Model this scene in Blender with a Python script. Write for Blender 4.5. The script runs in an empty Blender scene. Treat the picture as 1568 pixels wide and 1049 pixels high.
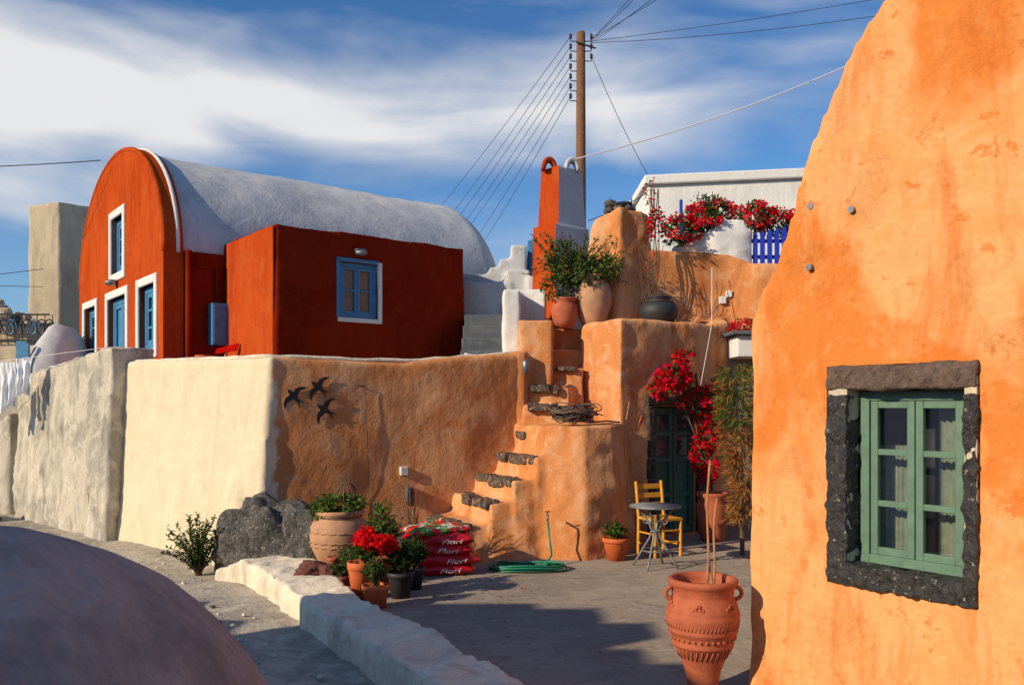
import bpy, bmesh, math, random
from mathutils import Vector, Matrix, noise
random.seed(7)
R=random.random
def U(a,b): return a+(b-a)*R()
scene=bpy.context.scene
COL=scene.collection

# ------------------------------------------------------------------ materials
def newmat(name,diffuse=False):
    m=bpy.data.materials.new(name); m.use_nodes=True
    nt=m.node_tree; nt.nodes.clear()
    out=nt.nodes.new('ShaderNodeOutputMaterial'); b=nt.nodes.new('ShaderNodeBsdfDiffuse' if diffuse else 'ShaderNodeBsdfPrincipled')
    nt.links.new(b.outputs[0],out.inputs[0])
    return m,nt,b,out
def nz(nt,vec,scale,detail=4,rough=.6,dist=0):
    n=nt.nodes.new('ShaderNodeTexNoise'); n.inputs['Scale'].default_value=scale
    n.inputs['Detail'].default_value=detail; n.inputs['Roughness'].default_value=rough
    n.inputs['Distortion'].default_value=dist
    nt.links.new(vec,n.inputs['Vector']); return n.outputs['Fac']
def ramp(nt,fac,a,b,ca=(0,0,0,1),cb=(1,1,1,1)):
    r=nt.nodes.new('ShaderNodeValToRGB'); r.color_ramp.elements[0].position=a; r.color_ramp.elements[1].position=b
    r.color_ramp.elements[0].color=ca; r.color_ramp.elements[1].color=cb
    nt.links.new(fac,r.inputs[0]); return r.outputs[0]
def mix(nt,fac,a,b,mode='MIX'):
    m=nt.nodes.new('ShaderNodeMix'); m.data_type='RGBA'; m.blend_type=mode
    def put(i,v):
        if isinstance(v,(tuple,list)): m.inputs[i].default_value=tuple(v)[:3]+(1,)
        elif isinstance(v,(int,float)): m.inputs[i].default_value=v
        else: nt.links.new(v,m.inputs[i])
    put(0,fac); put(6,a); put(7,b); return m.outputs[2]
def mathn(nt,op,a,b=None,clamp=False):
    m=nt.nodes.new('ShaderNodeMath'); m.operation=op; m.use_clamp=clamp
    for i,v in enumerate((a,b)):
        if v is None: continue
        if isinstance(v,(int,float)): m.inputs[i].default_value=v
        else: nt.links.new(v,m.inputs[i])
    return m.outputs[0]
def pos(nt,scale=(1,1,1)):
    g=nt.nodes.new('ShaderNodeNewGeometry'); mp=nt.nodes.new('ShaderNodeMapping')
    mp.inputs['Scale'].default_value=scale
    nt.links.new(g.outputs['Position'],mp.inputs['Vector']); return mp.outputs[0]
def bump(nt,b,hs,dist=.01):
    tot=None
    for h,s in hs:
        t=mathn(nt,'MULTIPLY',h,s); tot=t if tot is None else mathn(nt,'ADD',tot,t)
    n=nt.nodes.new('ShaderNodeBump'); n.inputs['Strength'].default_value=1; n.inputs['Distance'].default_value=dist
    nt.links.new(tot,n.inputs['Height']); nt.links.new(n.outputs[0],b.inputs['Normal'])
def plaster(name,c1,c2,c3,dark=None,bs=.5,stain=.6,crack=False,split=None,sharp=False,bigs=.9,dk=.6,sp=.35):
    m,nt,b,o=newmat(name,True); p=pos(nt)
    big=nz(nt,p,bigs,5,.62,.7); med=nz(nt,p,3.4,5,.68,.8); fine=nz(nt,p,34,2,.6)
    lo,hi=(.475,.545) if sharp else (.40,.60)
    c=mix(nt,ramp(nt,big,lo,hi),c1,c2)
    c=mix(nt,mathn(nt,'MULTIPLY',ramp(nt,med,.50,.62),stain),c,c3)
    if dark:
        streak=nz(nt,pos(nt,(2.6,2.6,.6)),1.3,5,.7,.6)
        c=mix(nt,mathn(nt,'MULTIPLY',ramp(nt,streak,.50,.66),dk),c,dark)
        if sharp or split: c=mix(nt,mathn(nt,'MULTIPLY',ramp(nt,nz(nt,p,7,5,.75,.3),.59,.63),sp),c,dark)
    c=mix(nt,.3,c,ramp(nt,fine,.3,.7,(.62,.62,.62,1),(1,1,1,1)),'MULTIPLY')
    if split:
        g=nt.nodes.new('ShaderNodeNewGeometry'); s=nt.nodes.new('ShaderNodeSeparateXYZ'); nt.links.new(g.outputs['Position'],s.inputs[0])
        ox,oy,dx,dy,ca,cb=split
        d=mathn(nt,'ADD',mathn(nt,'MULTIPLY',mathn(nt,'SUBTRACT',s.outputs[0],ox),dx),mathn(nt,'MULTIPLY',mathn(nt,'SUBTRACT',s.outputs[1],oy),dy))
        d=mathn(nt,'ADD',d,mathn(nt,'MULTIPLY',mathn(nt,'SUBTRACT',nz(nt,p,4,4),.5),.35))
        cw=mix(nt,ramp(nt,med,.35,.65),ca,cb)
        cw=mix(nt,mathn(nt,'MULTIPLY',ramp(nt,streak,.50,.66),.35),cw,(.56,.46,.31))
        cw=mix(nt,.25,cw,ramp(nt,fine,.3,.7,(.6,.6,.6,1),(1,1,1,1)),'MULTIPLY')
        c=mix(nt,ramp(nt,d,.0,.05),cw,c)
    nt.links.new(c,b.inputs['Color']); b.inputs['Roughness'].default_value=.3
    hs=[(med,.45*bs),(nz(nt,p,13,3,.6),.32*bs),(fine,.12*bs)]
    if crack:
        v=nt.nodes.new('ShaderNodeTexVoronoi'); v.feature='DISTANCE_TO_EDGE'; v.inputs['Scale'].default_value=20
        mm=nt.nodes.new('ShaderNodeVectorMath'); mm.operation='ADD'
        n3=nt.nodes.new('ShaderNodeTexNoise'); n3.inputs['Scale'].default_value=9; nt.links.new(p,n3.inputs['Vector'])
        nt.links.new(p,mm.inputs[0]); nt.links.new(n3.outputs['Color'],mm.inputs[1]); nt.links.new(mm.outputs[0],v.inputs['Vector'])
        e=ramp(nt,v.outputs[0],0,.04); msk=ramp(nt,nz(nt,p,1.3,3),.54,.6)
        hs.append((mathn(nt,'MAXIMUM',e,mathn(nt,'SUBTRACT',1,msk)),.05))
    bump(nt,b,hs,.035)
    return m
def simple(name,c,rough=.6,var=.35,scale=12,bs=.2,metal=0,c2=None,bsc=40,spec=.4):
    m,nt,b,o=newmat(name); p=pos(nt)
    n=nz(nt,p,scale,4)
    c2=c2 or tuple(x*(1-var) for x in c)
    nt.links.new(mix(nt,ramp(nt,n,.3,.7),c,c2),b.inputs['Base Color'])
    b.inputs['Roughness'].default_value=rough; b.inputs['Metallic'].default_value=metal
    b.inputs['Specular IOR Level'].default_value=spec
    if bs: bump(nt,b,[(nz(nt,p,bsc,3),bs)],.01)
    return m
def leafmat(name,c,c2,tr=.25):
    m,nt,b,o=newmat(name,True); p=pos(nt)
    nt.links.new(mix(nt,ramp(nt,nz(nt,p,9,1),.35,.65),c,c2),b.inputs['Color'])
    t=nt.nodes.new('ShaderNodeBsdfTranslucent'); t.inputs[0].default_value=tuple(c)+(1,)
    s=nt.nodes.new('ShaderNodeMixShader'); s.inputs[0].default_value=tr
    nt.links.new(b.outputs[0],s.inputs[1]); nt.links.new(t.outputs[0],s.inputs[2]); nt.links.new(s.outputs[0],o.inputs[0])
    return m
ORANGE=plaster('orange_plaster',(.70,.225,.05),(.80,.39,.16),(.76,.33,.11),(.62,.165,.03),.75,.65,True,sharp=True,bigs=.62,dk=.6,sp=.6)
ORANGE2=plaster('orange_plaster_worn',(.64,.26,.095),(.74,.38,.18),(.66,.38,.21),(.50,.16,.05),.6,.65,
      split=(-2.86,10.2,.95,.3,(.80,.69,.49),(.72,.61,.43)),sharp=True,dk=.6,sp=.3)
ORANGE3=plaster('orange_plaster_old',(.64,.255,.09),(.73,.37,.17),(.70,.41,.23),(.46,.14,.045),.7,.65,sharp=True,dk=.65,sp=.35)
RED=plaster('red_plaster_shaded',(.225,.017,.005),(.27,.025,.007),(.25,.032,.010),(.16,.011,.004),.6,.5)  # house red darkened to carry the shade of the right-hand sides
REDL=plaster('red_plaster_lit',(.47,.064,.012),(.53,.085,.017),(.50,.10,.03),(.36,.036,.008),.6,.6)  # lighter copy of the house red, for faces turned to the sun
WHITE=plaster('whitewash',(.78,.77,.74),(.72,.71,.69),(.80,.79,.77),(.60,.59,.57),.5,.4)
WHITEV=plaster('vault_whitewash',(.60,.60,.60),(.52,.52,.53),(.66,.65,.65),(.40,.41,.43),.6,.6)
CREAM=plaster('cream_plaster',(.66,.55,.38),(.57,.47,.33),(.68,.59,.45),(.38,.31,.23),.6,.5)
CEMENT=plaster('cement_render',(.58,.52,.42),(.42,.385,.32),(.70,.63,.51),(.25,.225,.19),1.1,.75,sharp=True,dk=.7)
DOME=plaster('dome_cement',(.35,.325,.305),(.29,.27,.255),(.40,.375,.35),(.20,.19,.18),1.0,.6,sharp=True,sp=.3)
KERB=plaster('kerb_whitewash',(.82,.72,.56),(.68,.60,.47),(.84,.76,.62),(.42,.36,.28),.9,.6)
FLOOR=plaster('courtyard_concrete',(.34,.275,.22),(.26,.215,.175),(.39,.32,.26),(.19,.155,.13),.5,.7)
PATH=plaster('path_concrete',(.50,.44,.35),(.38,.335,.275),(.60,.54,.44),(.23,.20,.17),1.5,.7,sharp=True)
EARTH=plaster('dry_earth',(.26,.20,.14),(.20,.16,.11),(.30,.25,.18),None,1.2,.5)
GREYW=plaster('shaded_grey',(.13,.14,.16),(.10,.11,.13),(.18,.19,.2),None,.5,.5)  # dark grey has the shade on the white steps put into its colour
def stonemat(name,c1,c2,mort,amt=.62,rough=.7,s=1.,bs=1.):
    m,nt,b,o=newmat(name); p=pos(nt)
    n1=nz(nt,p,22*s,5,.7); n2=nz(nt,p,6*s,4,.6,1)
    c=mix(nt,ramp(nt,n1,.35,.65),c1,c2)
    c=mix(nt,ramp(nt,nz(nt,p,26*s,5,.8,.4),amt,amt+.04),c,mort)
    nt.links.new(c,b.inputs['Base Color']); b.inputs['Roughness'].default_value=rough
    bump(nt,b,[(n2,1.2*bs),(n1,.9*bs),(nz(nt,p,60*s,3),.3*bs)],.03); return m
STONE=stonemat('volcanic_stone',(.010,.009,.010),(.05,.045,.042),(.42,.36,.30),.60,.5)
TREAD=stonemat('tread_stone',(.035,.03,.028),(.10,.085,.075),(.45,.22,.09),.54,.7)
STONE2=stonemat('lintel_stone',(.085,.052,.040),(.17,.11,.08),(.03,.025,.02),.58,.8)
ROCK=stonemat('boulder_rock',(.04,.036,.036),(.13,.12,.11),(.36,.31,.25),.575,.85,.9,1.1)
REDROCK=stonemat('red_scoria',(.10,.025,.02),(.2,.06,.04),(.3,.15,.1),.64)
BLUE=simple('blue_paint',(.06,.24,.44),.5,.3,10,.15)
DBLUE=simple('cobalt_paint',(.02,.05,.50),.45,.2)
GREEN=simple('green_window_paint',(.12,.215,.15),.45,.25,14,.15)
DGREEN=simple('green_door_paint',(.055,.15,.105),.5,.3,12,.2)
TERRA=simple('terracotta',(.48,.125,.055),.8,.35,9,.35,c2=(.34,.08,.035))
TERRAO=simple('terracotta_orange',(.64,.14,.04),.7,.25,9,.2)
TERRAP=simple('terracotta_pale',(.54,.29,.16),.85,.3,8,.4)
DPOT=simple('dark_pot',(.035,.034,.038),.6,.3)
WOOD=simple('pole_wood',(.24,.11,.05),.85,.5,20,.5)
YWOOD=simple('yellow_wood',(.78,.36,.03),.5,.25,15,.15)
BAMB=simple('bamboo',(.46,.22,.10),.6,.4,20,.2)
BLACK=simple('black_iron',(.012,.012,.013),.5,.2)
IRON=simple('grey_iron',(.24,.25,.26),.45,.3,20,.2,.3)
WIRE=simple('cable',(.02,.02,.025),.6,.1,bs=0)
WCABLE=simple('white_cable',(.75,.75,.73),.6,.1,bs=0)
GLASSD=simple('dark_glass',(.05,.07,.08),.08,.3,5,0,spec=.8)
CURT=simple('curtain',(.30,.36,.26),.9,.4,20,.2)
CURT2=simple('curtain_brown',(.30,.20,.14),.9,.4,20,.2)
CLOTH=simple('white_cloth',(.82,.83,.86),.9,.12,8,.3)
HOSE=simple('hose_green',(.01,.20,.11),.4,.2,bs=0)
BAGR=simple('bag_red_plastic',(.60,.012,.02),.35,.3,7,.5,c2=(.40,.008,.015),bsc=9)
def bagprint():
    m,nt,b,o=newmat('bag_printed_plastic'); p=pos(nt)
    n=nz(nt,p,11,3,.6,1.2); n2=nz(nt,p,8,2,.5,.5)
    c=mix(nt,ramp(nt,n,.44,.50),(.04,.14,.025),(.16,.30,.06)); c=mix(nt,ramp(nt,n2,.50,.53),c,(.70,.66,.60)); c=mix(nt,ramp(nt,nz(nt,p,6,2),.52,.55),c,(.62,.02,.02))
    nt.links.new(c,b.inputs['Base Color']); b.inputs['Roughness'].default_value=.3
    bump(nt,b,[(nz(nt,p,9,3),.6)],.02); return m
BAGG=bagprint()
LABEL=simple('bag_white_print',(.8,.78,.75),.4,.1,bs=0)
STEM=simple('stem_brown',(.16,.10,.06),.85,.4,bs=0)
WIRECOIL=simple('dry_vine',(.17,.12,.09),.8,.5,20,0)
METAL=simple('lamp_metal',(.25,.25,.26),.4,.3,metal=.6)
LG=leafmat('leaf_green',(.07,.13,.03),(.035,.075,.018))
LG2=leafmat('leaf_light',(.16,.23,.05),(.08,.13,.03))
LGD=leafmat('leaf_dark',(.03,.06,.02),(.05,.075,.03))
LBR=leafmat('needle_brown',(.42,.17,.05),(.24,.10,.04),.15)
FR=leafmat('petal_crimson',(.80,.010,.05),(.58,.005,.03),.35)
FR2=leafmat('petal_scarlet',(.88,.02,.015),(.68,.01,.01),.3)
FP=leafmat('petal_pink',(.75,.10,.15),(.62,.03,.06),.3)
m,nt,b,o=newmat('window_glass'); nt.nodes.remove(b)
g=nt.nodes.new('ShaderNodeBsdfGlossy'); g.inputs['Roughness'].default_value=.03; g.inputs[0].default_value=(.8,.85,.85,1)
t=nt.nodes.new('ShaderNodeBsdfTransparent'); s=nt.nodes.new('ShaderNodeMixShader'); s.inputs[0].default_value=.14
nt.links.new(t.outputs[0],s.inputs[1]); nt.links.new(g.outputs[0],s.inputs[2]); nt.links.new(s.outputs[0],o.inputs[0]); GLASS=m

# ------------------------------------------------------------------ mesh helpers
def empty(name):
    e=bpy.data.objects.new(name,None); COL.objects.link(e); e.empty_display_size=.2; return e
class MB:
    def __init__(s): s.v=[];s.f=[];s.m=[];s.mats=[]
    def mi(s,mat):
        if mat not in s.mats: s.mats.append(mat)
        return s.mats.index(mat)
    def add(s,vs,fs,mat):
        k=len(s.v); s.v+= [tuple(x) for x in vs]; i=s.mi(mat)
        for f in fs: s.f.append(tuple(a+k for a in f)); s.m.append(i)
    def hexa(s,b4,t4,mat):
        s.add(list(b4)+list(t4),[(3,2,1,0),(4,5,6,7),(0,1,5,4),(1,2,6,5),(2,3,7,6),(3,0,4,7)],mat)
    def box(s,x0,x1,y0,y1,z0,z1,mat):
        s.hexa([(x0,y0,z0),(x1,y0,z0),(x1,y1,z0),(x0,y1,z0)],[(x0,y0,z1),(x1,y0,z1),(x1,y1,z1),(x0,y1,z1)],mat)
    def lbox(s,o,r,n,u0,u1,z0,z1,d0,d1,mat):
        def P(u,d,z): return (o[0]+r[0]*u+n[0]*d,o[1]+r[1]*u+n[1]*d,z)
        s.hexa([P(u0,d1,z0),P(u1,d1,z0),P(u1,d0,z0),P(u0,d0,z0)],[P(u0,d1,z1),P(u1,d1,z1),P(u1,d0,z1),P(u0,d0,z1)],mat)
    def prism(s,poly,z0,zt,mat,base=None):
        n=len(poly); zt=zt if isinstance(zt,(list,tuple)) else [zt]*n
        base=base or poly
        vs=[(p[0],p[1],z0) for p in base]+[(p[0],p[1],z) for p,z in zip(poly,zt)]
        s.add(vs,[tuple(range(n-1,-1,-1)),tuple(range(n,2*n))]+[(i,(i+1)%n,(i+1)%n+n,i+n) for i in range(n)],mat)
    def seg(s,p,q,inn,z0,zp,zq,mat,flare=0,ext=.0):
        p=Vector(p);q=Vector(q); d=(q-p).normalized(); n=Vector((d.y,-d.x)); p=p-d*ext;q=q+d*ext
        f=flare
        B=[p+n*f,q+n*f,q-n*inn,p-n*inn]; T=[p,q,q-n*inn,p-n*inn]
        s.hexa([(a.x,a.y,z0) for a in B],[(a.x,a.y,z) for a,z in zip(T,(zp,zq,zq,zp))],mat)
    def tube(s,pts,rad,mat,seg=6,cap=True):
        pts=[Vector(p) for p in pts]; n=len(pts); vs=[]
        rr=rad if isinstance(rad,(list,tuple)) else [rad]*n
        prev=None
        for i,p in enumerate(pts):
            t=(pts[min(i+1,n-1)]-pts[max(i-1,0)])
            if t.length<1e-9: t=Vector((0,0,1))
            t.normalize()
            a=prev if prev is not None else (Vector((0,0,1)) if abs(t.z)<.9 else Vector((1,0,0)))
            a=(a-t*a.dot(t)); 
            if a.length<1e-6: a=t.orthogonal()
            a.normalize(); prev=a; b2=t.cross(a)
            for k in range(seg):
                an=2*math.pi*k/seg; vs.append(p+(a*math.cos(an)+b2*math.sin(an))*rr[i])
        fs=[]
        for i in range(n-1):
            for k in range(seg):
                fs.append((i*seg+k,i*seg+(k+1)%seg,(i+1)*seg+(k+1)%seg,(i+1)*seg+k))
        if cap: fs+= [tuple(range(seg-1,-1,-1)),tuple(range((n-1)*seg,n*seg))]
        s.add(vs,fs,mat)
    def lathe(s,c,z0,prof,mat,seg=32):
        vs=[]
        for (r,z) in prof:
            for k in range(seg):
                a=2*math.pi*k/seg; vs.append((c[0]+r*math.cos(a),c[1]+r*math.sin(a),z0+z))
        fs=[]
        for i in range(len(prof)-1):
            for k in range(seg): fs.append((i*seg+k,i*seg+(k+1)%seg,(i+1)*seg+(k+1)%seg,(i+1)*seg+k))
        fs.append(tuple(range(seg-1,-1,-1))); fs.append(tuple(range((len(prof)-1)*seg,len(prof)*seg)))
        s.add(vs,fs,mat)
    def ball(s,c,r,mat,nu=16,nv=10,lump=0,ls=2,seed=0):
        vs=[];fs=[]
        r=r if isinstance(r,(list,tuple)) else (r,r,r)
        for j in range(nv+1):
            th=math.pi*j/nv
            for i in range(nu):
                ph=2*math.pi*i/nu; d=Vector((math.sin(th)*math.cos(ph),math.sin(th)*math.sin(ph),math.cos(th)))
                k=1+lump*noise.noise(d*ls+Vector((seed,seed*2,0)))+lump*.4*noise.noise(d*ls*3+Vector((seed,0,seed)))
                vs.append((c[0]+r[0]*d.x*k,c[1]+r[1]*d.y*k,c[2]+r[2]*d.z*k))
        for j in range(nv):
            for i in range(nu): fs.append((j*nu+i,(j+1)*nu+i,(j+1)*nu+(i+1)%nu,j*nu+(i+1)%nu))
        s.add(vs,fs,mat)
    def leaf(s,p,d,up,L,W,mat):
        d=d.normalized(); sd=d.cross(up)
        if sd.length<1e-4: sd=d.orthogonal()
        sd.normalize(); nn=sd.cross(d)
        s.add([p,p+d*L*.5+sd*W*.5+nn*L*.08,p+d*L-nn*L*.05,p+d*L*.5-sd*W*.5+nn*L*.08],[(0,1,2,3)],mat)
    def leaves(s,c,r,n,L,mats,asp=.6,gap=.0,inner=.35,gs=3.):
        c=Vector(c); k=0; tries=0
        while k<n and tries<n*6:
            tries+=1
            d=Vector((random.gauss(0,1),random.gauss(0,1),random.gauss(0,1))).normalized()
            q=inner+(1-inner)*R()**.6
            q*=1+.35*noise.noise(d*1.7+c)
            p=c+Vector((d.x*r[0],d.y*r[1],d.z*r[2]))*q
            if noise.noise(p*gs)<gap-.35: continue
            dd=(d+Vector((U(-1,1),U(-1,1),U(-.8,.8)))).normalized()
            s.leaf(p,dd,Vector((U(-1,1),U(-1,1),U(-.2,1))),L*U(.6,1.3),L*asp*U(.7,1.2),random.choice(mats)); k+=1
    def build(s,name,parent=None,smooth=False,bevel=0,bseg=2,fix=False):
        me=bpy.data.meshes.new(name); me.from_pydata(s.v,[],s.f); 
        for m in s.mats: me.materials.append(m)
        me.polygons.foreach_set('material_index',s.m)
        if fix:
            bm=bmesh.new(); bm.from_mesh(me); bmesh.ops.recalc_face_normals(bm,faces=bm.faces); bm.to_mesh(me); bm.free()
        if smooth: me.polygons.foreach_set('use_smooth',[True]*len(me.polygons))
        me.update(); o=bpy.data.objects.new(name,me); COL.objects.link(o)
        if parent: o.parent=parent
        if bevel:
            md=o.modifiers.new('bevel','BEVEL'); md.width=bevel; md.segments=bseg; md.limit_method='ANGLE'
        return o
def bake(o):
    dg=bpy.context.evaluated_depsgraph_get(); dg.update()
    me=bpy.data.meshes.new_from_object(o.evaluated_get(dg)); o.modifiers.clear(); o.data=me
def cut(o,cmb):
    c=cmb.build('cutter',fix=True); md=o.modifiers.new('b','BOOLEAN'); md.operation='DIFFERENCE'; md.object=c; md.solver='EXACT'
    bake(o); me=c.data; bpy.data.objects.remove(c); bpy.data.meshes.remove(me)
def solid(mb,name,parent=None,voxel=.05,sm=4,disp=.02,ds=1.2,cutter=None,fine=.004):
    o=mb.build(name,parent,fix=False); mat=mb.mats[0]
    md=o.modifiers.new('r','REMESH'); md.mode='VOXEL'; md.voxel_size=voxel; md.use_smooth_shade=True
    md=o.modifiers.new('s','SMOOTH'); md.iterations=sm; md.factor=.5
    bake(o); me=o.data
    cos=[v.co.copy() for v in me.vertices]; ns=[v.normal.copy() for v in me.vertices]
    fl=[]
    for c,n in zip(cos,ns):
        d=disp*noise.noise(c*ds)+disp*.5*noise.noise(c*ds*2.7)+fine*noise.noise(c*9)
        fl+= list(c+n*d)
    me.vertices.foreach_set('co',fl)
    me.materials.clear(); me.materials.append(mat)
    me.polygons.foreach_set('use_smooth',[True]*len(me.polygons)); me.update()
    if cutter:
        cut(o,cutter)
        try: o.data.set_sharp_from_angle(angle=math.radians(50))
        except Exception: pass
    return o

# ------------------------------------------------------------------ ground, path, courtyard
mb=MB(); mb.add([(-3000,-3000,-.14),(3000,-3000,-.14),(3000,3000,-.14),(-3000,3000,-.14)],[(0,1,2,3)],EARTH); mb.build('ground')
mb=MB(); nx,ny=120,120; vs=[];fs=[]
for j in range(ny+1):
    for i in range(nx+1):
        x=-11+12.5*i/nx; y=1+16*j/ny
        vs.append((x,y,-.10+.03*noise.noise(Vector((x,y,0))*1.2)+.018*noise.noise(Vector((x,y,3))*4)))
for j in range(ny):
    for i in range(nx): k=j*(nx+1)+i; fs.append((k,k+1,k+nx+2,k+nx+1))
mb.add(vs,fs,PATH); mb.build('path',smooth=True)
mb=MB(); mb.prism([(.65,3.3),(-.2,5.18),(-.8,6.1),(-1.35,7.06),(-1.78,7.8),(-2.5,9.3),(-2.9,10.5),(.2,12.2),(3,13.2),(8,13.2),(8,3.3)],-.2,0,FLOOR); mb.build('courtyard_paving')
mb=MB()
inn=[(1.0,3.3),(.10,5.18),(-.39,6.09),(-1.0,7.06),(-1.43,7.8),(-2.02,8.9),(-2.25,9.75)]
out=[(.50,3.3),(-.46,5.18),(-1.02,6.09),(-1.60,7.06),(-2.02,7.8),(-2.60,8.85),(-3.05,9.45)]
for i in range(len(inn)-1):
    b4=[out[i],inn[i],inn[i+1],out[i+1]]
    mb.hexa([(x,y,-.2) for x,y in b4],[(x,y,.15) for x,y in b4],KERB)
mb.prism([(-3.35,9.55),(-2.9,9.35),(-2.5,9.7),(-2.6,9.95),(-3.2,9.85)],-.2,[.0,.15,.2,.1,.03],KERB)
solid(mb,'white_kerb',voxel=.03,sm=5,disp=.05,ds=2.4,fine=.012)
mb=MB()
for i in range(220):
    x=U(-4.5,-1.0); y=U(5,10.5)
    if x>-1.25-(y-6)*.60: continue
    r=U(.006,.03)**1; mb.ball((x,y,-.095+r*.3),(r,r*U(.7,1),r*.6),KERB if R()<.6 else ROCK,7,5,.4,2,i)
for (x,y,r) in [(-2.85,6.9,.10),(-2.7,7.15,.07),(-3.0,7.3,.08),(-2.6,6.7,.06)]:
    mb.ball((x,y,-.08),(r*1.3,r,r*.7),KERB,12,8,.4,2,x)
mb.build('path_rubble',smooth=True)
mb=MB(); vs=[];fs=[]; N=128;M=80
for j in range(M+1):
    th=.5*math.pi*j/M
    for i in range(N):
        a=2*math.pi*i/N
        x=-1.85+1.22*math.sin(th)*math.cos(a); y=2.75+1.55*math.sin(th)*math.sin(a); z=-.15+1.60*math.cos(th)
        p=Vector((x,y,z)); k=.022*noise.noise(p*2.2)+.008*noise.noise(p*8)
        vs.append((x,y,z+k))
for j in range(M):
    for i in range(N): fs.append((j*N+i,(j+1)*N+i,(j+1)*N+(i+1)%N,j*N+(i+1)%N))
mb.add(vs,fs,DOME); mb.build('domed_roof',smooth=True)

# ------------------------------------------------------------------ retaining walls
A=(-2.96,10.3); B=(.15,11.8); W=Vector((.9007,.4344)); WN=Vector((.4344,-.9007))
mb=MB()
mid=(-1.4,11.05)
mb.seg(A,mid,.45,-.3,2.44,2.42,ORANGE2,.05); mb.seg(mid,B,.45,-.3,2.42,2.58,ORANGE2,.05,.02)
mb.seg((-5.75,12.62),(-4.3,11.43),.45,-.3,2.49,2.47,ORANGE2,.22,.05); mb.seg((-4.3,11.43),A,.45,-.3,2.47,2.45,ORANGE2,.20,.05)
mb.prism([(-3.55,10.62),(-3.35,10.45),(-3.2,10.7),(-3.4,10.9)],-.3,.95,ORANGE2,base=[(-3.75,10.45),(-3.3,10.1),(-3.1,10.6),(-3.4,10.9)])
solid(mb,'painted_retaining_wall',voxel=.045,sm=6,disp=.035,ds=.8)
mb=MB()
pts=[(-5.6,12.62,2.50),(-4.2,11.47,2.48),(-2.98,10.46,2.455),(-2.7,10.55,2.45),(-1.4,11.17,2.43),(0.1,11.9,2.585)]
P=[]
for i in range(len(pts)-1):
    for k in range(8):
        t=k/8; p=Vector(pts[i]).lerp(Vector(pts[i+1]),t); P.append(p+Vector((0,0,.02*noise.noise(p*4))))
P.append(Vector(pts[-1])); mb.tube(P,.028,KERB,8); mb.build('wall_capping',smooth=True)
mb=MB()
mb.seg((-8.75,15.05),(-6.15,12.75),.4,-.3,2.36,2.72,CEMENT,.12); mb.prism([(-6.25,12.72),(-5.83,12.38),(-5.45,12.9),(-5.9,13.3)],-.3,2.70,CEMENT,base=[(-6.4,12.62),(-5.85,12.2),(-5.4,12.9),(-5.9,13.4)])
solid(mb,'cement_wall',voxel=.05,sm=4,disp=.05,ds=1.5,fine=.02)
mb=MB(); mb.prism([(-8.6,15.2),(-5.8,13.0),(-2.95,10.7),(.1,12.1),(.15,13.2),(2,15),(2,24),(-14,24)],-.2,1.93,CEMENT); mb.build('house_terrace')

# ------------------------------------------------------------------ stairs + platform
stairs=empty('stone_stairs')
mb=MB(); st=[(2.02,.42),(2.42,.68),(2.74,.93),(3.05,1.20),(3.32,1.48)]
Av=Vector(A)
for t,z in st:
    p0=Av+W*t; p1=Av+W*4.4; po=p0+WN*1.18; pq=Av+W*4.2+WN*1.25
    mb.prism([p0-WN*.3,po,pq,p1-WN*.3],-.2,z,ORANGE3,base=[p0-WN*.3-W*.12,po+WN*.32-W*.10,pq+WN*.3,p1-WN*.3])
top=[(-.02,11.95),(.42,10.72),(.9,10.52),(1.28,10.72),(1.46,11.15),(1.55,11.8),(1.0,12.6),(.15,12.3)]
base=[(-.2,11.95),(.30,10.25),(.88,10.10),(1.36,10.42),(1.60,11.0),(1.62,11.8),(1.0,12.6),(.15,12.3)]
mb.prism(top,-.2,1.60,ORANGE3,base=base)
mb.prism([(.16,11.72),(.72,11.62),(1.0,12.6),(.2,12.6)],1.3,1.86,ORANGE3)
mb.prism([(.22,11.95),(.80,11.85),(1.05,12.6),(.2,12.6)],1.3,2.12,ORANGE3)
mb.prism([(.35,12.12),(1.02,12.05),(1.1,13),(.3,13)],1.3,2.38,ORANGE3)
mb.prism([(.5,12.4),(1.1,12.35),(1.1,13.4),(.5,13.4)],1.3,2.68,ORANGE3)
mb.prism([(.5,12.75),(1.1,12.7),(1.1,13.6),(.5,13.6)],1.3,2.98,ORANGE3)
solid(mb,'stair_mass',stairs,voxel=.035,sm=4,disp=.04,ds=2)
def tread(mb,p,d,n,w,z,dep=.22,th=.10):
    u=0
    while u<w-.08:
        L=U(.28,.6); L=min(L,w-u)
        a=Vector(p)+Vector(d)*(u+L/2)+Vector(n)*U(-.02,.02); h=th*U(.8,1.1)
        q8=[]
        for sx,sy in ((-1,-1),(1,-1),(1,1),(-1,1)):
            q8.append(a+Vector(d)*sx*(L*.5+U(-.03,.0))+Vector(n)*sy*(dep*.5+U(-.05,.03)))
        tops=[z+.018+U(-.01,.008) for _ in q8]
        mb.hexa([(q.x,q.y,z-h) for q in q8],[(q.x,q.y,t) for q,t in zip(q8,tops)],TREAD)
        u+=L+U(.015,.05)
mb=MB()
for i,(t,z) in enumerate(st):
    p=Av+W*(t+.06)+WN*(.06 if i else .15)
    tread(mb,p,WN,-W,1.08,z)
tread(mb,(.20,11.72),(.98,-.17),(.17,.98),.45,1.86); tread(mb,(.27,11.95),(.98,-.17),(.17,.98),.42,2.12); tread(mb,(.60,12.1),(.98,-.1),(.1,.98),.38,2.38,.12,.05)
solid(mb,'stone_treads',stairs,voxel=.014,sm=2,disp=.014,ds=9,fine=.006)
blk=empty('courtyard_annex')
D0=(1.48,11.6); DR=Vector((.8605,.5095)); DN=Vector((.5095,-.8605))
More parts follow.
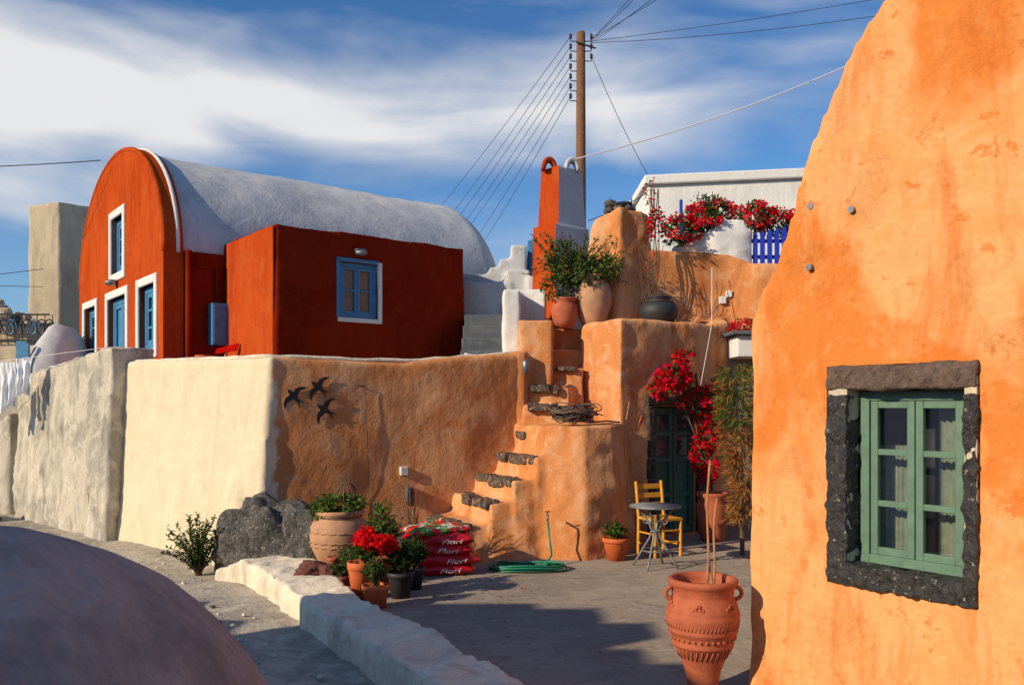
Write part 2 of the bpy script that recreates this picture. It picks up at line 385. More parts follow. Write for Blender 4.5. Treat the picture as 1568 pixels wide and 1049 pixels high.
mb=MB(); mb.prism([(1.48,11.6),(2.98,12.49),(2.6,13.6),(1.15,13.6),(1.0,12.3)],-.2,[3.05,3.06,3.06,3.06,3.06],ORANGE3)
c=MB(); c.lbox(D0,DR,DN,.60,1.38,0.02,1.84,-.22,.3,STONE)
solid(mb,'annex_walls',blk,voxel=.045,sm=5,disp=.035,ds=1.5,cutter=c)
mb=MB(); mb.lbox(D0,DR,DN,.60,1.38,.02,1.84,-.13,-.09,DGREEN)
for u0,u1 in ((.62,.98),(1.0,1.36)):
    mb.lbox(D0,DR,DN,u0,u0+.06,.04,1.82,-.09,-.05,DGREEN); mb.lbox(D0,DR,DN,u1-.06,u1,.04,1.82,-.09,-.05,DGREEN)
    for z in (.04,.55,1.05,1.42,1.74): mb.lbox(D0,DR,DN,u0+.06,u1-.06,z,z+.07,-.09,-.052,DGREEN)
    mb.lbox(D0,DR,DN,u0+.08,u1-.08,1.14,1.40,-.088,-.078,GLASSD); mb.lbox(D0,DR,DN,u0+.08,u1-.08,1.51,1.72,-.088,-.078,GLASSD)
mb.lbox(D0,DR,DN,1.03,1.05,.95,1.0,-.05,-.0,METAL)
mb.build('green_door',blk,bevel=.004)
mb=MB()
z=0.02
while z<1.83:
    h=min(U(.25,.42),1.86-z); mb.lbox(D0,DR,DN,.47+U(-.01,.02),.598,z,z+h-.012,-.14,.04+U(0,.012),STONE)
    mb.lbox(D0,DR,DN,1.382,1.50+U(-.02,.02),z,z+h-.012,-.14,.04+U(0,.012),STONE); z+=h
mb.lbox(D0,DR,DN,.45,1.53,1.85,1.98,-.14,.045,STONE)
mb.build('stone_door_frame',blk,bevel=.02)
mb=MB(); mb.prism([(.10,11.98),(.58,11.95),(.60,12.9),(.12,13.0)],1.2,3.06,ORANGE3)
mb.prism([(.56,12.6),(1.05,12.6),(1.05,13.5),(.56,13.5)],1.2,3.0,ORANGE3)
mb.prism([(-.05,11.78),(.2,11.76),(.2,12.5),(-.05,12.5)],1.2,2.60,ORANGE3)
solid(mb,'stair_parapet',None,voxel=.035,sm=5,disp=.025,ds=2)
mb=MB(); mb.prism([(.1,12.9),(2.9,12.7),(9,13.4),(9,18),(-1,18)],-.1,2.96,FLOOR); mb.build('upper_terrace')
mb=MB()
mb.seg((2.05,12.95),(3.35,13.15),.5,-.2,4.22,4.20,ORANGE3,.0,.05); mb.seg((3.35,13.15),(3.75,12.95),.5,-.2,4.20,4.02,ORANGE3,.0,.05); mb.seg((3.75,12.95),(6.5,12.6),.5,-.2,4.04,4.1,ORANGE3,.0,.05)
mb.prism([(2.85,12.5),(3.25,12.75),(3.3,13.2),(2.8,13.2)],-.2,[3.05,3.1,3.2,3.2],ORANGE3)
solid(mb,'upper_orange_wall',None,voxel=.05,sm=8,disp=.05,ds=1.2)
mb=MB(); mb.prism([(1.22,13.0),(1.62,12.7),(2.10,13.0),(1.75,13.5)],2.9,[4.72,4.85,4.78,4.7],ORANGE3,base=[(1.02,13.0),(1.58,12.5),(2.26,12.95),(1.8,13.7)])
solid(mb,'oven_chimney',None,voxel=.035,sm=8,disp=.04,ds=2)
mb=MB()
for i in range(7):
    a=i*.9; mb.ball((1.65+.17*math.cos(a),13.05+.15*math.sin(a),4.85),(.08,.07,.05),ROCK,10,7,.5,2,i)
mb.ball((1.65,13.05,4.92),(.22,.18,.045),ROCK,14,8,.5,2,5); mb.ball((1.50,13.0,4.93),(.09,.1,.07),ROCK,14,8,.5,2,8)
mb.build('chimney_cap_stones',smooth=True)

# ------------------------------------------------------------------ red house
red=empty('red_vaulted_house')
FU=Vector((-.6164,.7874)); FD=Vector((.7874,.6164)); FN=-FD
F0=Vector((-5.84,14.0))
def fp(s,d,z):
    q=F0+FU*s+FN*d; return (q.x,q.y,z)
def arch(hw,rise,spring,c=2.85,n=36,base=1.6):
    pts=[(c-hw,base)]
    for i in range(n+1):
        a=math.pi*i/n; pts.append((c-hw*math.cos(a),spring+rise*math.sin(a)))
    pts.append((c+hw,base)); return pts
mb=MB(); pr=arch(3.15,2.30,4.36); n=len(pr)
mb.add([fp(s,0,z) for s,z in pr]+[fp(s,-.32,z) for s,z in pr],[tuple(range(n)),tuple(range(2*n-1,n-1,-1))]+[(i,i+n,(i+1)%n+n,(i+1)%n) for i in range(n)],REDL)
c=MB(); ops=[(.15,1.12,2.80,3.90),(2.0,3.38,1.95,3.90),(4.4,5.44,2.80,3.90),(2.22,3.08,4.36,5.42)]
for s0,s1,z0,z1 in ops: c.lbox(F0,FU,FN,s0,s1,z0,z1,-.25,.3,RED)
o=mb.build('gable_wall',red,fix=True); cut(o,c)
bmn=MB(); rim=arch(3.12,2.27,4.36,n=50)[1:-1]
bmn.tube([fp(s,-.03,z) for s,z in rim],.05,REDL,8); bmn.build('gable_rim',red,smooth=True)
bmn=MB()
bmn.tube([fp(s,-.24,z) for s,z in arch(3.14,2.30,4.36,n=50)[1:-1]],.035,WHITE,8); bmn.build('gable_rim_white',red,smooth=True)
mb=MB()
for k,(s0,s1,z0,z1) in enumerate(ops):
    t=.15; 
    mb.lbox(F0,FU,FN,s0-t,s0,z0-(0 if k==1 else t),z1+t,-.2,.035,WHITE); mb.lbox(F0,FU,FN,s1,s1+t,z0-(0 if k==1 else t),z1+t,-.2,.035,WHITE)
    mb.lbox(F0,FU,FN,s0+.001,s1-.001,z1,z1+t,-.2,.035,WHITE)
    if k!=1: mb.lbox(F0,FU,FN,s0+.001,s1-.001,z0-t,z0,-.2,.035,WHITE)
mb.build('window_surrounds',red,bevel=.02)
def casement(mb,o,r,n,u0,u1,z0,z1,d,mat,glass,rows=3,fr=.05,mun=.025,leafs=2):
    w=u1-u0
    mb.lbox(o,r,n,u0,u1,z0,z1,d-.03,d-.02,glass)
    mb.lbox(o,r,n,u0,u0+fr,z0,z1,d-.02,d+.03,mat); mb.lbox(o,r,n,u1-fr,u1,z0,z1,d-.02,d+.03,mat)
    mb.lbox(o,r,n,u0+fr,u1-fr,z1-fr,z1,d-.02,d+.028,mat); mb.lbox(o,r,n,u0+fr,u1-fr,z0,z0+fr,d-.02,d+.028,mat)
    cw=(w-2*fr)/leafs
    for i in range(leafs):
        a=u0+fr+i*cw+.003; bq=a+cw-.006
        mb.lbox(o,r,n,a,a+fr*.8,z0+fr,z1-fr,d-.015,d+.018,mat); mb.lbox(o,r,n,bq-fr*.8,bq,z0+fr,z1-fr,d-.015,d+.018,mat)
        hh=(z1-z0-2*fr)
        for j in range(rows+1):
            zz=z0+fr+hh*j/rows; e=fr*.8 if j in(0,rows) else mun
            za=zz if j==0 else (zz-e if j==rows else zz-e/2)
            mb.lbox(o,r,n,a+fr*.8,bq-fr*.8,za,za+e,d-.013,d+.016,mat)
mb=MB()
for k,(s0,s1,z0,z1) in enumerate(ops):
    casement(mb,F0,FU,FN,s0,s1,z0,z1,-.12,BLUE,GLASSD if k!=1 else BLUE,3 if k!=1 else 2,.10,.04)
mb.build('blue_windows',red)
mb=MB(); NL=70;NA=56; L0=.15;L1=7.35; vs=[];fs=[]
for j in range(NL+1):
    L=L0+(L1-L0)*j/NL; x=max(0,(L-(L1-.8))/.8); f=math.sqrt(max(0,1-.40*x*x))
    for i in range(NA+1):
        a=math.pi*i/NA; s=2.85-3.10*f*math.cos(a); z=4.34+(2.28)*f*math.sin(a)
        q=F0+FU*s-FN*L; p=Vector((q.x,q.y,z)); k=.06*noise.noise(p*.7)+.025*noise.noise(p*2.5)-.03
        vs.append((p.x,p.y,p.z+k))
for j in range(NL):
    for i in range(NA): k=j*(NA+1)+i; fs.append((k,k+NA+1,k+NA+2,k+1))
fs.append(tuple(range(NL*(NA+1),NL*(NA+1)+NA+1)))
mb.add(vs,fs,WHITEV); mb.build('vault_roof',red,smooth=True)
q=lambda s,L:tuple(F0+FU*s-FN*L)
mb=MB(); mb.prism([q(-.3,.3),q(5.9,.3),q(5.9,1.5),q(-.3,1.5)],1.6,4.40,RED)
mb.build('front_room_walls',red,bevel=.03)
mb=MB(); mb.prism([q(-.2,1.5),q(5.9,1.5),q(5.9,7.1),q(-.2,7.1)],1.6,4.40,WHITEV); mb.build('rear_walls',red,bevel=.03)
C0=Vector((-3.54,12.7)); CR=FD; CN=Vector((.6164,-.7874))
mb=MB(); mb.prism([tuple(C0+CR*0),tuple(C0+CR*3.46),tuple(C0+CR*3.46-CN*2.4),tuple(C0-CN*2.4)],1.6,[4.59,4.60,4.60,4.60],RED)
c=MB(); c.lbox(C0,CR,CN,1.05,1.73,3.24,4.12,-.14,.3,RED)
solid(mb,'wing_walls',red,voxel=.045,sm=2,disp=.03,ds=1.2,cutter=c)
mb=MB(); mb.lbox(C0,-CN,-CR,.035,2.0,1.95,4.555,.0,.03,REDL); mb.build('wing_lit_side',red,bevel=.012)  # thin slab in the lighter red paints sunlight onto the wing's left face
mb=MB()
casement(mb,C0,CR,CN,1.055,1.725,3.245,4.115,-.07,BLUE,CURT2,2,.06,.028)
mb.lbox(C0,CR,CN,1.73,1.80,3.17,4.16,-.10,.028,WHITE); mb.lbox(C0,CR,CN,1.01,1.729,3.17,3.238,-.10,.03,WHITE)
mb.lbox(C0,CR,CN,.99,1.048,3.24,4.16,-.08,.03,BLUE); mb.lbox(C0,CR,CN,.99,1.729,4.122,4.18,-.08,.03,BLUE)
mb.build('wing_window',red,bevel=.006)
mb=MB(); mb.lbox(C0,CR,CN,1.30,1.46,4.30,4.33,-.02,.12,METAL); p=C0+CR*1.38+CN*.1; mb.ball((p.x,p.y,4.27),(.10,.07,.05),METAL,14,8)
p=F0+FU*2.7+FN*.1; mb.ball((p.x,p.y,4.17),(.12,.10,.06),METAL,14,8); mb.lbox(F0,FU,FN,2.6,2.8,4.19,4.22,-.02,.12,METAL); mb.build('bulkhead_lamps',red)
S0=F0-FU*.30; SR=FD; SN=Vector((.6164,-.7874))
mb=MB(); mb.lbox(S0,SR,SN,.72,1.18,2.85,3.55,0,.22,BLUE); mb.lbox(S0,SR,SN,.74,.94,2.88,3.52,.22,.235,BLUE); mb.lbox(S0,SR,SN,.96,1.16,2.88,3.52,.22,.235,BLUE); mb.build('meter_cabinet',red,bevel=.008)
mb=MB(); a=S0+SR*.38+SN*.07
mb.tube([(a.x,a.y,z) for z in (1.9,3,4.4)],.05,RED,10)
b2=S0+SR*.85+SN*.05
mb.tube([(a.x,a.y,4.15),(b2.x,b2.y,4.15),(b2.x,b2.y,3.6)],.02,RED,8); mb.build('drain_pipe',red,smooth=True)
mb=MB(); mb.tube([(-4.72,13.7,1.93),(-4.62,13.72,2.75)],.018,YWOOD,8); mb.hexa([(-4.78,13.66,2.68),(-4.45,13.70,2.74),(-4.45,13.76,2.74),(-4.78,13.72,2.68)],[(-4.76,13.66,2.76),(-4.42,13.70,2.86),(-4.42,13.76,2.86),(-4.76,13.72,2.76)],FR2); mb.build('broom')
mb=MB(); mb.lathe((-4.98,13.75),2.35,[(.07,0),(.13,.26),(.15,.26),(.15,.31),(.13,.31),(.11,.2)],TERRAO); mb.box(-5.2,-4.75,13.55,13.95,1.9,2.35,RED); mb.build('flower_pot')

# ------------------------------------------------------------------ passage
mb=MB()
for i,(y,z) in enumerate([(12.75,2.45),(13.1,2.70),(13.45,2.92),(13.8,3.15),(14.3,3.38)]):
    mb.box(-.80,-.02,y,16,1.8,z,GREYW)
mb.build('grey_steps',bevel=.02)
mb=MB(); mb.prism([(-.13,12.35),(.12,12.35),(.12,12.95),(-.13,12.95)],1.9,3.56,WHITE); mb.prism([(.05,12.9),(.52,12.8),(.52,13.5),(.05,13.5)],1.9,[3.60,3.62,3.7,3.7],WHITE)
mb.prism([(-.14,12.9),(.1,12.9),(.1,15.2),(-.14,15.2)],1.9,[3.5,3.5,3.7,3.7],WHITE)
mb.prism([(-.85,12.45),(-.66,12.3),(-.52,12.5),(-.72,13.2)],1.9,[2.45,2.47,2.6,2.7],WHITE)
solid(mb,'white_stair_pillar',voxel=.035,sm=5,disp=.03,ds=2)
mb=MB(); mb.prism([(-1.1,15.3),(.0,15.2),(.0,15.6),(-1.1,15.7)],2,4.08,WHITEV)
for x0,x1,zt in ((-1.1,-.42,4.30),(-.42,-.22,4.42),(-.22,-.02,4.58),(-.02,.28,4.84)):
    mb.box(x0-.01,x1,15.75,17.2,2,zt,WHITE)
mb.box(-.12,.32,15.25,16.2,2,4.30,WHITE)
mb.box(.25,.52,14.9,17,2,4.15,WHITE)
solid(mb,'white_garden_wall',voxel=.045,sm=6,disp=.03,ds=1.5)
mb=MB(); mb.box(.30,.42,16.2,17,3.9,5.0,BLUE); mb.box(.32,.40,16.18,16.2,4.0,4.9,BLUE); mb.build('blue_gate',bevel=.01)

ch=empty('painted_chimney')
def chim(z0,z1,cx,cy,a,bq,ta):
    c=Vector((cx,cy)); 
    base=[c+FU*0,c+FD*bq,c+FD*bq+FU*a,c+FU*a]
    m=(base[0]+base[2])/2; top=[m+(p-m)*ta for p in base]
    vs=[(p.x,p.y,z0) for p in base]+[(p.x,p.y,z1) for p in top]
    mbx.add(vs,[(4,5,6,7),(0,1,5,4),(1,2,6,5)],WHITEV); mbx.add(vs,[(2,3,7,6),(3,0,4,7)],REDL)
mbx=MB(); chim(2.9,4.82,.70,13.75,.62,.80,.96); mbx.build('chimney_base',ch,bevel=.04,fix=True)
mbx=MB(); chim(4.80,5.80,.76,13.9,.55,.62,.86); mbx.build('chimney_shaft',ch,bevel=.035,fix=True)
mb=MB()
for (cx,cy,mt) in ((.62,14.15,REDL),(1.0,14.18,WHITEV)):
    for dy in (-.06,.0,.06):
        pts=[(cx+.10*math.cos(a),cy+dy+.04*math.cos(a),5.76+.18*math.sin(a)) for a in [math.pi*i/12 for i in range(13)]]
        mb.tube(pts,.04,mt,8)
mb.build('chimney_pots',ch,smooth=True)

wb=empty('white_house')
mb=MB(); mb.prism([(2.72,17.0),(12,15.4),(12,22),(2.72,22)],2.9,6.25,WHITE); mb.build('walls',wb,bevel=.03)
mb=MB(); mb.prism([(2.64,16.9),(12,15.3),(12.1,22.1),(2.62,22.1)],6.252,6.44,WHITE); mb.build('roof_slab',wb,bevel=.03)
mb=MB(); mb.box(5.3,5.9,16.2,16.4,4.0,5.5,DBLUE); mb.box(3.3,3.36,16.7,16.76,3,5.9,DBLUE); mb.build('blue_door',wb,bevel=.01)
mb=MB(); mb.prism([(2.60,13.45),(3.15,13.2),(3.75,13.25),(3.9,13.9),(2.62,13.9)],3.6,[4.40,4.58,4.62,4.6,4.4],WHITE)
mb.prism([(3.2,13.25),(3.65,13.22),(3.65,13.6),(3.2,13.6)],3.8,4.76,WHITE)
solid(mb,'white_planter',voxel=.035,sm=10,disp=.05,ds=2.0)
mb=MB()
for i in range(8):
    x=3.78+i*.11; y=13.3-.01*i; h=4.52+.02*i
    mb.box(x,x+.07,y,y+.025,3.9,h,DBLUE); mb.add([(x,y,h),(x+.07,y,h),(x+.035,y,h+.05),(x,y+.025,h),(x+.07,y+.025,h),(x+.035,y+.025,h+.05)],[(0,1,2),(4,3,5),(0,2,5,3),(1,4,5,2)],DBLUE)
mb.box(3.74,4.7,13.325,13.35,4.15,4.21,DBLUE); mb.box(3.74,4.7,13.325,13.35,4.40,4.46,DBLUE); mb.build('blue_picket_fence')
mb=MB()
for c,r,nf in (((2.66,13.35,4.60),(.30,.3,.20),220),((3.02,13.4,4.80),(.30,.3,.22),260),((3.30,13.6,4.95),(.25,.2,.16),110),((3.85,13.5,4.84),(.30,.3,.20),220),((4.2,13.6,4.76),(.35,.3,.20),220)):
    mb.leaves(c,r,nf*3,.07,[LG,LGD,LG2],.6)
    for k in range(int(nf/11)):
        d=Vector((U(-1,1),U(-1,-.1),U(-.7,1))).normalized(); p=Vector(c)+Vector((d.x*r[0],d.y*r[1],d.z*r[2]))*1.08
        mb.leaves(p,(.05,.05,.045),26,.045,[FR2,FR,FR2,FP],.9,inner=.3)
for i in range(9):
    x=U(2.9,3.3); mb.tube([(x,13.5,4.8),(x+U(-.06,.06),13.45,5.15+U(-.1,.1))],.006,STEM,5); mb.leaves((x,13.45,5.05),(.07,.07,.12),30,.05,[LG,LGD])
mb.build('geranium_bed')

# ------------------------------------------------------------------ right orange building
rb=empty('orange_vaulted_house')
E0=Vector((1.9,5.1)); ER=Vector((.5975,-.8019)); EN=Vector((-.8019,-.5975))
pr=[(-.62,-.3),(-.60,2.38),(-.52,2.58),(-.38,2.76),(-.255,3.02),(-.149,3.36),(0,3.70),(.22,4.02),(.44,4.22),(.9,4.50),(1.4,4.70),(2,4.78),(2.6,4.72),(3.4,4.4),(4,3.8),(4.2,3),(4.2,-.3)]
n=len(pr); mb=MB()
def ep(s,d,z): q=E0+ER*s+EN*d; return (q.x,q.y,z)
mb.add([ep(s,0,z) for s,z in pr]+[ep(s,-5.5,z) for s,z in pr],[tuple(range(n-1,-1,-1)),tuple(range(n,2*n))]+[((i+1)%n,(i+1)%n+n,i+n,i) for i in range(n)],ORANGE)
c=MB(); c.lbox(E0,ER,EN,.0,.87,.80,2.09,-.42,.4,ORANGE)
solid(mb,'vaulted_walls',rb,voxel=.045,sm=8,disp=.035,ds=1.1,cutter=c)
mb=MB()
z=.93
for h in (.30,.24,.33,.13): mb.lbox(E0,ER,EN,.0,.13,z+.006,z+h-.006,-.3,.02+U(-.01,.012),STONE); z+=h
z=.93
for h in (.36,.28,.36): mb.lbox(E0,ER,EN,.795,.868,z+.006,z+h-.006,-.3,.02+U(-.01,.01),STONE); z+=h
u=-.0
for w in (.09,.30,.17,.308): mb.lbox(E0,ER,EN,u+.006,u+w-.006,.80,.928,-.3,.03+U(-.012,.012),STONE); u+=w
mb2=MB(); mb2.lbox(E0,ER,EN,.0,.87,1.945,2.09,-.3,.025,STONE2)
solid(mb,'stone_jambs',rb,voxel=.011,sm=1,disp=.016,ds=11,fine=.008); solid(mb2,'stone_lintel',rb,voxel=.012,sm=2,disp=.012,ds=9,fine=.004)
mb=MB(); 
for u0,u1,z0,z1 in ((.004,.125,.81,2.08),(.80,.862,.81,2.08),(.126,.799,.81,.915)): mb.lbox(E0,ER,EN,u0,u1,z0,z1,-.28,.004,CREAM)
mb.build('mortar_bed',rb)
mb=MB()
casement(mb,E0,ER,EN,.142,.793,.93,1.94,-.14,GREEN,GLASS,3,.055,.035)
mb.build('green_window',rb,bevel=.004)
mb=MB(); mb.lbox(E0,ER,EN,.0,.87,.80,2.09,-.41,-.40,BLACK)  # black sheet stands in for the dark of the room
def curtain(u0,u1,z0,z1,k):
    nu=24; vs=[]
    for zz in (z0,z1):
        for i in range(nu+1):
            u=u0+(u1-u0)*i/nu; d=-.30+.018*math.sin(i*1.9+k); q=E0+ER*u+EN*d; vs.append((q.x,q.y,zz))
    mb.add(vs,[(i,i+1,i+nu+2,i+nu+1) for i in range(nu)],CURT)
curtain(.13,.36,.93,1.62,0); curtain(.52,.80,.93,1.93,1)
mb.build('curtains_dark_back',rb,smooth=True)
mb=MB()
for s,z in ((-.11,3.07),(.16,3.0),(-.12,2.70)):
    o3=Vector(ep(s,0,z)); nrm=Vector((EN.x,EN.y,0))
    mb.tube([o3-nrm*.05,o3+nrm*.025],.02,METAL,14)
mb.build('wall_plugs',rb)
mb=MB(); mb.box(3.24,4.1,12.2,12.9,2.55,2.86,WHITE); mb.box(3.14,4.1,12.1,12.9,2.862,2.92,GREYW); mb.build('porch_canopy',bevel=.02)
mb=MB(); mb.leaves((3.4,12.4,3.0),(.20,.22,.10),300,.06,[FR2,FR,LG,FP],.8); mb.build('canopy_flowers')
mb=MB(); mb.box(3.2,3.30,13.07,13.2,3.42,3.53,WHITE); mb.box(3.31,3.39,13.07,13.2,3.52,3.62,WHITE); mb.build('junction_boxes',bevel=.008)

# ------------------------------------------------------------------ pots, urn
mb=MB(); U0=(1.235,5.5)
prof=[(.095,0),(.10,.02),(.095,.05),(.115,.15),(.15,.24),(.185,.31),(.195,.315),(.2,.33),(.195,.345),(.215,.40),(.222,.405),(.226,.42),(.222,.435),(.232,.47),(.236,.50),(.236,.525),(.228,.53),(.232,.545),(.226,.56),(.215,.60),(.20,.625),(.195,.64),(.20,.655),(.198,.68),(.215,.70),(.225,.715),(.225,.735),(.21,.745),(.185,.74),(.18,.70),(.18,.66)]
mb.lathe(U0,0,prof,TERRA,48)
for sgn in (-1,1):
    pts=[(U0[0]+sgn*(.20+.045*math.sin(a)),U0[1]-.03,.65+.04*math.cos(a)) for a in [math.pi*i/8 for i in range(9)]]
    mb.tube(pts,.014,TERRA,8)
for i in range(34):
    a=2*math.pi*i/34
    mb.ball((U0[0]+.207*math.cos(a),U0[1]+.207*math.sin(a),.372),(.009,.009,.012),TERRA,6,5)
    mb.tube([(U0[0]+.152*math.cos(a),U0[1]+.152*math.sin(a),.242),(U0[0]+.186*math.cos(a+.05),U0[1]+.186*math.sin(a+.05),.305)],.005,TERRA,5)
for i in range(60):
    a=2*math.pi*i/60; mb.tube([(U0[0]+.225*math.cos(a),U0[1]+.225*math.sin(a),.44),(U0[0]+.233*math.cos(a+.06),U0[1]+.233*math.sin(a+.06),.49)],.004,TERRA,4)
for a0 in (-1.9,-2.9,-.9):
    for sg in (-1,1):
        pts=[]
        for k in range(22):
            t=k/21; a=a0+sg*(.02+.13*t)+.05*math.cos(t*10)*(t); z=.60-.035*t+.022*math.sin(t*10); pts.append((U0[0]+.221*math.cos(a),U0[1]+.221*math.sin(a),z-.01))
        mb.tube(pts,.006,TERRA,5)
mb.lathe(U0,.66,[(.05,0),(.179,0),(.17,.012)],EARTH,24)
mb.build('terracotta_urn',smooth=True)
mb=MB()
for dx,lx,h in ((.03,.055,1.50),(.07,.10,1.25),(.06,.05,.95)):
    pts=[(U0[0]+dx+(lx-dx)*t+.008*math.sin(t*7),U0[1]+.02+.03*t,.66+(h-.66)*t) for t in [i/8 for i in range(9)]]
    mb.tube(pts,.008,BAMB,8)
mb.build('bamboo_canes',smooth=True)
def pot(c,z0,r,h,mat,prof=None):
    mb=MB()
    p=prof or [(r*.66,0),(r*.92,h*.78),(r*.93,h*.79),(r,h*.80),(r*1.02,h),(r*.9,h),(r*.86,h*.9)]
    mb.lathe(c,z0,p,mat,32); mb.lathe(c,z0+h*.86,[(.01,0),(r*.8,0),(r*.75,.005)],EARTH,20)
    return mb
mb=pot((-1.98,9.72),.02,.34,.66,TERRAP,prof=[(.20,0),(.27,.10),(.325,.24),(.345,.36),(.33,.46),(.285,.53),(.245,.565),(.245,.58),(.285,.60),(.29,.63),(.27,.645),(.235,.63),(.22,.58)])
for z,r in ((.25,.332),(.30,.343),(.41,.343)): 
    pts=[(-1.98+r*math.cos(a),9.72+r*math.sin(a),.02+z+.008*math.sin(a*20)) for a in [2*math.pi*i/60 for i in range(61)]]; mb.tube(pts,.006,TERRAP,5)
mb.leaves((-1.98,9.68,.72),(.28,.26,.10),420,.07,[LG2,LG,LG2],.7); mb.leaves((-2.15,9.6,.66),(.14,.1,.10),120,.06,[LG2,LG],.6)
for k in range(8):
    a=math.pi*k/8; pts=[(-1.90+.14*math.cos(t)*math.cos(a),9.72+.14*math.cos(t)*math.sin(a),.76+.22*math.sin(t)) for t in [math.pi*i/10 for i in range(11)]]
    mb.tube(pts,.006,STEM,4)
mb.build('planted_clay_jar',smooth=True)
mb=MB(); mb.ball((-2.85,9.93,.20),(.58,.36,.56),ROCK,72,46,.32,1.6,3); mb.ball((-2.35,9.82,.15),(.44,.30,.50),ROCK,60,40,.34,1.6,6); mb.build('boulder',smooth=True)
def bush(c,h,w,n,mats,L=.05,seg=8):
    mb=MB()
    for i in range(n):
        a=U(0,2*math.pi); t=U(.2,1)*w; tip=Vector((c[0]+math.cos(a)*t,c[1]+math.sin(a)*t,c[2]+h*U(.45,1)*(1-.35*t/w)))
        b0=Vector(c)+Vector((U(-.03,.03),U(-.03,.03),0)); md=b0.lerp(tip,.5)+Vector((0,0,h*.12))
        mb.tube([b0,md,tip],[.006,.005,.002],STEM,4)
        for k in range(seg*3):
            q=U(.15,1); p=(b0*(1-q)**2+md*2*q*(1-q)+tip*q*q)
            mb.leaf(p,Vector((U(-1,1),U(-1,1),U(.0,1))),Vector((U(-1,1),U(-1,1),1)),L*U(.6,1.2),L*.38,random.choice(mats))
    return mb
bush((-3.62,9.8,-.1),.85,.46,46,[LG,LGD,LG],.06,seg=11).build('wild_shrub')
def smoothpot(name,mb,fol):
    e=empty(name); mb.build('pot',e,smooth=True)
    if fol: fol.build('plant',e)
f=bush((-1.25,7.8,.2),.28,.16,40,[LG2,LG],.05,seg=8); smoothpot('potted_herb',pot((-1.25,7.8),0,.13,.21,TERRAO),f)
f=bush((-1.40,8.12,.34),.26,.2,24,[LG2,LG],.07)
for k in range(15):
    p=Vector((-1.30+U(-.24,.2),8.05+U(-.15,.1),.57+U(-.10,.10))); f.leaves(p,(.05,.05,.045),60,.045,[FR2,FR2,FR2,FR],.9,inner=.1)
smoothpot('potted_geranium',pot((-1.45,8.15),0,.13,.36,TERRAO),f)
smoothpot('small_clay_pot',pot((-1.68,8.35),0,.08,.18,TERRA),bush((-1.68,8.35,.15),.2,.1,12,[LG],.05))
smoothpot('small_clay_pot',pot((-1.66,8.62),.0,.09,.20,TERRAO),bush((-1.66,8.62,.15),.35,.14,16,[LG,LG2],.06))
smoothpot('small_clay_pot',pot((-1.84,8.75),.1,.07,.2,TERRA),None)
smoothpot('dark_planter',pot((-1.08,8.22),0,.135,.25,DPOT),bush((-1.08,8.22,.2),.42,.2,46,[LGD,LG],.06))
smoothpot('potted_shrub',pot((-1.35,8.9),0,.15,.3,TERRA),bush((-1.35,8.9,.25),.68,.22,60,[LG,LG2,LG2],.07))
smoothpot('potted_shrub',pot((-1.0,8.6),0,.12,.22,DPOT),bush((-1.0,8.6,.2),.36,.18,40,[LG,LGD],.06))
mb=bush((-1.12,9.60,.3),.75,.25,18,[FP,LBR],.03,seg=2); mb.lathe((-1.12,9.60),0,[(.16,0),(.24,.2),(.24,.36),(.2,.40),(.17,.38)],DPOT,28); mb.build('potted_succulent')
mb=MB(); mb.ball((-2.02,8.55,.2),(.15,.12,.09),REDROCK,24,16,.45,2.2,2); mb.ball((-1.84,8.5,.19),(.10,.09,.08),REDROCK,24,16,.45,2.2,9); mb.build('red_scoria_rock',smooth=True)
smoothpot('potted_basil',pot((1.25,10.2),0,.165,.27,TERRAO),bush((1.25,10.2,.24),.22,.17,40,[LG2,LG],.07))
smoothpot('large_amphora',pot((1.20,12.55),2.98,.3,.7,TERRAP,prof=[(.12,0),(.2,.12),(.27,.35),(.275,.50),(.24,.64),(.19,.72),(.21,.76),(.21,.79),(.17,.78)]),None)
smoothpot('clay_jar',pot((.77,12.45),2.98,.2,.4,TERRA,prof=[(.12,0),(.17,.1),(.20,.24),(.19,.34),(.15,.38),(.19,.41),(.19,.44),(.14,.43)]),None)
mb=MB(); 
mb.leaves((.95,12.5,3.82),(.42,.3,.25),800,.075,[LG,LG2,LGD,LG2],.55); mb.leaves((.75,12.5,4.02),(.28,.25,.25),420,.07,[LG,LG2,LGD],.5); mb.leaves((1.38,12.5,3.85),(.28,.25,.18),350,.07,[LG2,LG],.5); mb.leaves((.66,12.4,3.58),(.25,.2,.20),320,.07,[LG,LGD],.5)
for k in range(90):
    a=U(0,6.28); b0=Vector((.95+U(-.3,.3),12.5,3.8)); tip=b0+Vector((math.cos(a)*U(.3,.65),math.sin(a)*.3,U(-.25,.6))); mb.tube([b0,(b0+tip)/2+Vector((0,0,.05)),tip],.005,STEM,4)
    for j in range(10):
        p=b0.lerp(tip,U(.4,1)); mb.leaf(p,Vector((U(-1,1),U(-1,1),U(-.3,1))),Vector((0,U(-1,1),1)),.07,.03,random.choice([LG,LG2]))
mb.build('trailing_shrub')
smoothpot('black_cauldron',pot((2.15,12.45),3.02,.28,.4,DPOT,prof=[(.15,0),(.22,.05),(.28,.16),(.285,.24),(.24,.32),(.17,.35),(.16,.38),(.19,.40),(.19,.42),(.14,.41)]),None)
mb=MB()
for k in range(6):
    x=2.10+U(-.06,.06); mb.tube([(x,12.75,3.3),(x+U(-.08,.08),12.7,4.0),(x+U(-.1,.1),12.75,5.1)],.007,STEM,4)
mb.leaves((2.14,12.65,4.55),(.13,.12,.24),220,.055,[FR,FR2,LGD],.8); mb.leaves((2.06,12.75,5.05),(.08,.1,.2),60,.05,[FR,STEM],.6); mb.leaves((2.08,12.7,3.95),(.1,.1,.35),70,.05,[LBR,FR,LG],.6)
